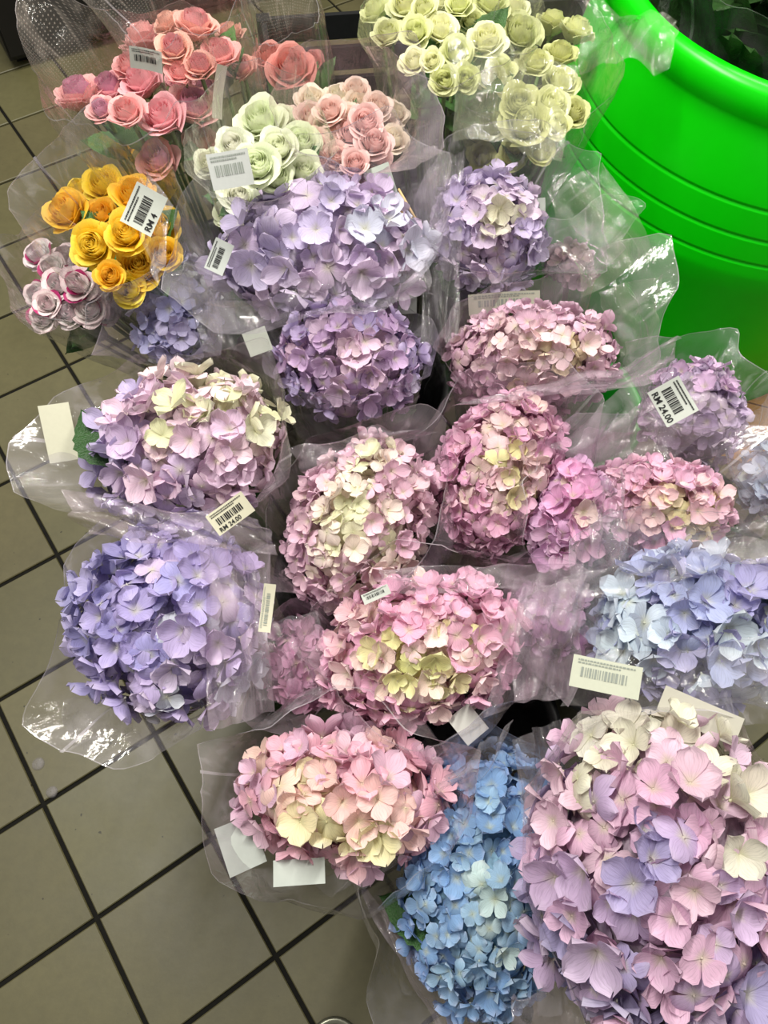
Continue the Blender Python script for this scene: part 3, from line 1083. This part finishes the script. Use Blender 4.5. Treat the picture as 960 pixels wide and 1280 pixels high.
# ------------------------------------------------------------------ the large green tub
TC = Vector((.655, 1.398, 0))
tub = thing('plastic_tub', 'large bright green plastic tub with ringed sides holding dark foliage', 'tub', TC)
zt = .74
prof = [(0, .006), (.30, .006), (.345, 0), (.353, .012), (.370, .25), (.382, .40), (.3915, zt - .30)]
def wall_r(d):
    return .3915 - (.30 - d) * (.3915 - .362) / .24 + .004 * math.sin(PI * min(1, max(0, (.30 - d) / .24)))


for dz_ in (.268, .222, .170):
    for e_ in (.020, .012, .006, .0035):
        prof.append((wall_r(dz_ + e_), zt - dz_ - e_))
    prof += [(wall_r(dz_ + .0015) - .0022, zt - dz_ - .0015), (wall_r(dz_ - .0015) - .0022, zt - dz_ + .0015)]
    for e_ in (.0035, .006, .012, .020):
        prof.append((wall_r(dz_ - e_), zt - dz_ + e_))
prof += [(.364, zt - .08), (.360, zt - .058), (.3605, zt - .05), (.366, zt - .042), (.367, zt - .025), (.366, zt - .008),
         (.360, zt), (.345, zt + .002), (.336, zt - .004), (.334, zt - .05), (.35, zt - .2), (.37, zt - .28), (.34, .03), (0, .03)]
obj('body', MB().lathe(prof, 96).me('tub_body'), tub, (0, 0, 0), M['tub'])
fol = thing('foliage_bunch', 'dark glossy green foliage bunch standing in the bright green tub', 'foliage', (TC.x, TC.y, .40))
rf = random.Random(11)
for k in range(150):
    a = rf.uniform(0, 2 * PI)
    q = math.sqrt(rf.random()) * .24
    L_ = rf.uniform(.13, .22)
    pos = Vector((q * math.cos(a), q * math.sin(a), rf.uniform(.12, .34)))
    out_ = Vector((math.cos(a + rf.uniform(-.8, .8)), math.sin(a + rf.uniform(-.8, .8)), 0))
    y = (out_ * rf.uniform(.1, .9) + Vector((0, 0, 1)) * rf.uniform(.3, .9)).normalized()
    for _ in range(12):
        tip = pos + y * L_
        if math.hypot(tip.x, tip.y) < .30:
            break
        y = (y - out_ * .15 + Vector((0, 0, .12))).normalized()
        pos = pos * .97 + Vector((0, 0, pos.z * .03))
    x = y.cross(Vector((rf.uniform(-.3, .3), rf.uniform(-.3, .3), 1))).normalized()
    m3 = Matrix((x, y, x.cross(y))).transposed()
    g = rf.uniform(.5, 1.5)
    place(LONGLEAVES[k % 3] if k % 3 else LEAVES[k % 4], 'leaf', fol, pos, m3, L_, (.028 * g, .075 * g, .018 * g))
sleeve(fol, Vector((TC.x, TC.y, .40)), Vector((TC.x, TC.y, .68)), Matrix.Identity(3), .24, .24, .10, [(a_, .30) for a_ in range(0, 360, 30)], 77, 'film', neck=.2)
for k in range(14):
    a = 2.4 * k
    q = .2 * math.sqrt((k + .5) / 14)
    obj('stem', MB().tube([(q * math.cos(a) * .5, q * math.sin(a) * .5, -.36), (q * math.cos(a), q * math.sin(a), 0), (q * 1.2 * math.cos(a), q * 1.2 * math.sin(a), .25)], .004, 6).me('stem'), fol, (0, 0, 0), M['stem'])

# ------------------------------------------------------------------ black cabinet, board, drain
pc = at(20, 92, 0)
gi = Vector((ca, sa, 0))
gj = Vector((-sa, ca, 0))
cab = thing('cabinet', 'black cabinet at the back behind the pink roses', 'cabinet', (pc.x, pc.y, 0))
pe = at(150, 55, 0)
cab.rotation_euler = (0, 0, math.atan2(pe.y - pc.y, pe.x - pc.x))
W, Dp, Hc = 1.9, .5, .9
obj('body', MB().box((W / 2, Dp / 2 + .01, .03 + Hc / 2), W, Dp, Hc).me('cabinet_body', False), cab, (0, 0, 0), M['black_wood'])
obj('plinth', MB().box((W / 2, Dp / 2 + .03, .015), W - .04, Dp - .04, .03).me('plinth', False), cab, (0, 0, 0), M['black_wood'])
for k in range(3):
    d = obj('door', MB().box((0, 0, 0), W / 3 - .01, .018, Hc - .04).me('cabinet_door', False), cab, (W / 6 + k * W / 3, 0, .03 + Hc / 2), M['black_wood'])
    obj('handle', MB().tube([(.25, -.01, .1), (.25, -.035, .1), (.25, -.035, .25), (.25, -.01, .25)], .005, 8).me('handle'), d, (0, 0, 0), M['steel'])

crate = thing('crate', 'black plastic crate on the floor behind the rose bouquets', 'crate', (.05, 1.62, 0))
crate.rotation_euler = (0, 0, .25)
cb = MB()
for k in range(5):
    for sx_ in (-1, 1):
        cb.box((sx_ * .37, 0, .05 + k * .075), .012, .44, .055)
        cb.box((0, sx_ * .225, .05 + k * .075), .74, .012, .055)
obj('side_slats', cb.me('crate_sides', False), crate, (0, 0, 0), M['black_plastic'])
obj('bottom', MB().box((0, 0, .012), .74, .44, .02).me('crate_bottom', False), crate, (0, 0, 0), M['black_plastic'])
for sx_ in (-1, 1):
    for sy_ in (-1, 1):
        obj('post', MB().box((sx_ * .37, sy_ * .225, .19), .03, .03, .38).me('crate_post', False), crate, (0, 0, 0), M['black_plastic'])
b0 = at(955, 545, 0)
brd = thing('wooden_board', 'brown wooden board lying on the floor in front of the green tub', 'board', (b0.x + .10, b0.y, 0))
brd.rotation_euler = (0, 0, R(-12))
for k in range(3):
    obj('plank', MB().box((0, (k - 1) * .082, .0125), .44, .078, .022).me('plank', False), brd, (0, 0, 0), M['cardboard'])

for (x_, y_, r_, lb_) in ((48, 955, .011, 'upper of two clear water blobs on a floor tile at the left'), (65, 990, .010, 'lower of two clear water blobs, beside the tile joint at the left')):
    p_ = at(x_, y_, 0)
    wd = MB().lathe([(r_, 0), (r_ * .95, .0018), (r_ * .7, .0036), (r_ * .35, .0044), (.0004, .0046)], 20)
    wme = wd.me('water_drop')
    wme.materials.append(M['film_hem'])
    thing('water_drop', lb_, 'water drop', (p_.x, p_.y, .0003), 'water drops on the floor', wme)
d0 = at(420, 1284, 0)
dr = thing('floor_drain', 'round steel floor drain cover cut off by the bottom edge', 'drain', (d0.x, d0.y - .026, 0))
obj('ring', MB().lathe([(.030, .0005), (.038, .0005), (.041, .003), (.036, .005), (.031, .003), (.030, .0005)], 40).me('drain_ring'), dr, (0, 0, 0), M['steel'])
obj('plate', MB().lathe([(0, .002), (.028, .002), (.029, .0008), (.029, .0004)], 40).me('drain_plate'), dr, (0, 0, 0), M['steel'])


# ------------------------------------------------------------------ loose folds of the film lying over the flowers
def flap(key, quad, z0, film='film', seed=1, fold=.010, k=3):
    """quad: four photo points a-b (outer edge) and d-c (inner edge); z0: heights of a, b, c, d"""
    if key == 'TUB':
        root, base = fol, Vector((TC.x, TC.y, .40))
    else:
        root, head, base = BOUQ[key]
    rnd = random.Random(seed)
    P = [at(x, y, z) for (x, y), z in zip(quad, z0)]
    nrm = ((P[1] - P[0]).cross(P[3] - P[0])).normalized()
    NU, NV = 44, 22
    vs, fs, uv = [], [], []
    ph = [rnd.uniform(0, 6) for _ in range(5)]
    sl = rnd.uniform(-.5, .5)
    for j in range(NV + 1):
        for i in range(NU + 1):
            u, v = i / NU, j / NV
            p = (P[0] * (1 - u) + P[1] * u) * (1 - v) + (P[3] * (1 - u) + P[2] * u) * v
            x = u + sl * v
            d = (ridge(x * k * .5 + ph[0] + .5 * noise.noise(Vector((x * 2, v * 1.5, seed)))) - .5) * fold * 1.5 + (ridge(x * k * .9 + ph[1] - .9 * v + .6 * noise.noise(Vector((x * 3, v * 2, seed + 9)))) - .5) * fold * .8
            d += noise.noise(p * 13 + Vector((seed, 0, 0))) * fold * 2.0
            e = noise.noise_vector(Vector((u * 3, v * 3, seed * 1.7))) * .008
            p = p + nrm * d + e * (1 if min(u, 1 - u, v, 1 - v) < .05 else .5)
            vs.append(p - base)
            uv.append((u * .35, .3 + v * .4))
    for j in range(NV):
        for i in range(NU):
            a = j * (NU + 1) + i
            fs.append((a, a + 1, a + NU + 2, a + NU + 1))
    obj('film_flap', mesh('film_flap', vs, fs, True, uv), root, (0, 0, 0), M[film])


flap('H2', [(250, 672), (338, 690), (342, 890), (262, 915)], (.70, .70, .64, .64), 'film_mauve', 1)
flap('H3', [(255, 375), (535, 325), (540, 372), (330, 398)], (.79, .79, .76, .75), 'film', 2)
flap('H2', [(86, 612), (330, 652), (345, 690), (110, 668)], (.70, .72, .72, .68), 'film_mauve', 3)
flap('H6', [(560, 505), (700, 478), (850, 420), (835, 470)], (.70, .70, .66, .66), 'film_mauve', 4)
flap('H6', [(690, 560), (850, 430), (840, 500), (730, 575)], (.70, .68, .64, .66), 'film_mauve', 5)
flap('H10', [(735, 610), (775, 585), (790, 700), (738, 715)], (.70, .70, .68, .68), 'film', 6)
flap('H13', [(690, 720), (965, 640), (975, 690), (740, 745)], (.74, .76, .75, .72), 'film', 7)
flap('H13', [(735, 815), (975, 800), (985, 905), (700, 880)], (.75, .75, .73, .73), 'film', 8)
flap('H17', [(636, 920), (700, 900), (745, 1235), (672, 1262)], (.68, .68, .62, .62), 'film', 9)
flap('H14', [(646, 722), (725, 706), (705, 850), (600, 905)], (.70, .70, .66, .66), 'film_mauve', 10)
flap('H14', [(470, 712), (725, 704), (655, 742), (480, 740)], (.70, .72, .70, .70), 'film_mauve', 11)
flap('H16', [(565, 965), (650, 905), (470, 1105), (395, 1112)], (.66, .66, .58, .58), 'film', 12)
flap('H5', [(528, 190), (575, 195), (570, 420), (524, 430)], (.74, .74, .70, .70), 'film', 13)
flap('H5', [(680, 240), (745, 205), (818, 318), (728, 372)], (.76, .76, .70, .70), 'film_green', 14)
flap('H6', [(745, 370), (830, 345), (822, 420), (770, 450)], (.70, .70, .66, .66), 'film_green', 15)
flap('H11', [(700, 570), (860, 465), (930, 520), (790, 600)], (.62, .64, .62, .62), 'film_mauve', 16)
flap('H7', [(360, 560), (470, 535), (545, 540), (380, 600)], (.70, .70, .68, .68), 'film_mauve', 17)
flap('H15', [(320, 780), (400, 770), (420, 860), (322, 880)], (.64, .66, .64, .62), 'film', 18)
flap('H13', [(650, 740), (735, 720), (720, 870), (640, 880)], (.70, .72, .70, .68), 'film_mauve', 19)
flap('H19', [(235, 330), (295, 350), (350, 450), (250, 440)], (.68, .70, .68, .66), 'film', 20)
flap('H4', [(360, 515), (525, 500), (495, 565), (395, 565)], (.66, .66, .56, .56), 'film', 21)
flap('R3', [(190, 215), (225, 260), (205, 365), (160, 250)], (.78, .78, .76, .76), 'film', 22)
flap('R8', [(560, 30), (720, 90), (700, 200), (570, 180)], (.84, .84, .80, .80), 'film_green', 24)
flap('H2', [(80, 870), (215, 880), (170, 945), (88, 925)], (.60, .60, .52, .52), 'film', 25)
flap('H17', [(452, 1118), (520, 1150), (650, 1300), (560, 1300)], (.55, .55, .55, .50), 'film_mauve', 26, fold=.014)
flap('H17', [(640, 1240), (760, 1235), (790, 1300), (640, 1300)], (.62, .66, .64, .60), 'film_mauve', 28)
flap('TUB', [(730, -10), (850, 25), (835, 82), (722, 88)], (.77, .78, .76, .74), 'film_green', 27)

# ------------------------------------------------------------------ stickers
def text_mesh(s, size):
    cu = bpy.data.curves.new('price_text', 'FONT')
    cu.body = s
    cu.size = size
    cu.offset = size * .02
    cu.resolution_u = 2
    cu.align_x = 'LEFT'
    o = bpy.data.objects.new('tmp', cu)
    COL.objects.link(o)
    dg = bpy.context.evaluated_depsgraph_get()
    me = bpy.data.meshes.new_from_object(o.evaluated_get(dg))
    bpy.data.objects.remove(o)
    return me


def bend_mesh(me, w, h, curl, dz):
    for v in me.vertices:
        v.co.z = curl * ((v.co.x / (w / 2)) ** 2) * w * .5 + dz
    me.update()


def sticker(key, px, py, wpx, hpx, ang, kind, color=(232, 238, 230), curl=.12, layer=0, price='RM 24.00', label=None, lift=.004, face=.6, z=None):
    root, head, base = BOUQ[key]
    d = ray(px, py).normalized()
    o0, hit = CAM.copy(), None
    for _ in range(layer + 1):
        best = None
        for b in SLEEVE_BVH[root.name]:
            h = b.ray_cast(o0, d)
            if h[0] is not None and (best is None or h[3] < best[3]):
                best = h
        if best is None:
            break
        hit = best
        o0 = hit[0] + d * .004
    if hit is None:
        tt = depth(head) / d.dot(CF)
        P, nn = CAM + d * tt, -d
        print('sticker miss', key, px, py)
    else:
        P, nn = hit[0], hit[1].normalized()
        if nn.dot(d) > 0:
            nn = -nn
    if z is not None:
        P, nn, face = at(px, py, z), -d, .8
        nn = (nn + Vector((0, 0, .35))).normalized()
    nn = (nn * (1 - face) - d * face).normalized()
    P = P - d * lift
    ax = CR * math.cos(R(ang)) + CU * math.sin(R(ang))
    fm = frame(nn, ax)
    w_, h_ = px2m(P, wpx), px2m(P, hpx)
    me = MB().grid(lambda u, v: ((u - .5) * w_, (v - .5) * h_, 0), 10, 2).me('price_sticker')
    bend_mesh(me, w_, h_, curl, 0)
    me.materials.append(M['paper'])
    st = place(me, 'price_sticker', root, P - base, fm, 1.0, tuple(c * .60 for c in lin(color)))
    if label:
        st['label'] = label
    if kind == 'blank':
        return st
    ink = M['ink'] if kind == 'front' else M['faint_ink']
    rnd = random.Random(int(px))

    def quads(rects, name):
        mb = MB()
        for (x0, x1, y0, y1) in rects:
            b = len(mb.v)
            for q in ((x0, y0), (x1, y0), (x1, y1), (x0, y1)):
                mb.v.append(Vector((q[0], q[1], 0)))
                mb.uv.append((0, 0))
            mb.f.append((b, b + 1, b + 2, b + 3))
        mm = mb.me(name, False)
        bend_mesh(mm, w_, h_, curl, .0006)
        mm.materials.append(ink)
        return place(mm, name, st, Vector((0, 0, 0)), Matrix.Identity(3), 1.0)
    bars, x = [], -.36 * w_
    while x < .30 * w_:
        bw = rnd.choice((.010, .014, .026, .034)) * w_
        bars.append((x, x + bw, -.14 * h_, .16 * h_))
        x += bw + rnd.choice((.012, .018, .026)) * w_
    quads(bars, 'barcode')
    dash = []
    for row, y in enumerate((.36, .27)):
        x = -.42 * w_
        while x < (.40 if row == 0 else .2) * w_:
            l_ = rnd.uniform(.015, .05) * w_
            dash.append((x, x + l_, y * h_, (y + .045) * h_))
            x += l_ + .012 * w_
    quads(dash, 'fine_print')
    if price:
        tm = text_mesh(price, h_ * .27)
        xs = [v.co.x for v in tm.vertices]
        k = min(1.0, .84 * w_ / (max(xs) - min(xs)))
        for v in tm.vertices:
            v.co.x = v.co.x * k - .42 * w_
            v.co.y = v.co.y - .42 * h_
        bend_mesh(tm, w_, h_, curl, .0007)
        tm.materials.clear()
        tm.materials.append(ink)
        place(tm, 'price_text', st, Vector((0, 0, 0)), Matrix.Identity(3), 1.0)
    return st


sticker('R1', 183, 74, 40, 26, -16, 'front', price=None)
sticker('R2', 273, 115, 60, 14, -80, 'blank', color=(214, 206, 190))
sticker('R3', 180, 262, 52, 40, 66, 'front', price='RM 4', z=.80)
sticker('R5', 288, 212, 52, 42, 10, 'back', color=(226, 230, 228), price=None, z=.87)
sticker('H3', 477, 232, 34, 46, 20, 'blank', color=(226, 238, 226))
sticker('H3', 491, 379, 60, 32, 2, 'back', color=(216, 226, 214), price=None)
sticker('H3', 274, 321, 40, 24, 68, 'front', color=(220, 226, 222), price=None, z=.78)
sticker('H19', 322, 427, 30, 30, 20, 'blank', color=(220, 226, 214), z=.72)
sticker('H5', 672, 264, 30, 20, 85, 'back', price=None)
sticker('H6', 630, 378, 88, 26, 6, 'back', color=(222, 222, 202), price=None)
sticker('H11', 841, 502, 50, 42, -60, 'front', price='RM 24.00', z=.70)
sticker('H1', 74, 541, 36, 72, 10, 'blank', color=(240, 238, 214))
sticker('H1', 288, 642, 54, 30, 36, 'front', color=(236, 232, 206), price='RM 24.00', z=.765)
sticker('H2', 334, 760, 60, 15, 83, 'back', color=(236, 232, 208), price=None, z=.74)
sticker('H14', 470, 743, 36, 13, 24, 'front', price=None, z=.72)
sticker('H13', 757, 846, 84, 40, -12, 'back', color=(232, 236, 216), price=None, z=.765)
sticker('H13', 874, 894, 96, 36, -24, 'blank', color=(222, 218, 204), z=.75)
sticker('H16', 300, 1057, 50, 60, 25, 'blank', color=(232, 240, 234))
sticker('H16', 374, 1090, 64, 30, 4, 'blank', color=(228, 236, 230), z=.615)
sticker('H16', 585, 905, 34, 40, 40, 'blank', color=(232, 232, 226))

# two pale rods stand in for light glints on the broad lilac bouquet's film
root, head, base = BOUQ['H3']
for (x0, y0, x1, y1) in ((498, 236, 521, 276), (487, 256, 524, 279)):
    a, b = at(x0, y0, head.z + .03), at(x1, y1, head.z + .01)
    obj('glint_rod', MB().tube([a - base, b - base], .0016, 6).me('glint_rod'), root, (0, 0, 0), M['glint'])
print('objects', len(bpy.data.objects))
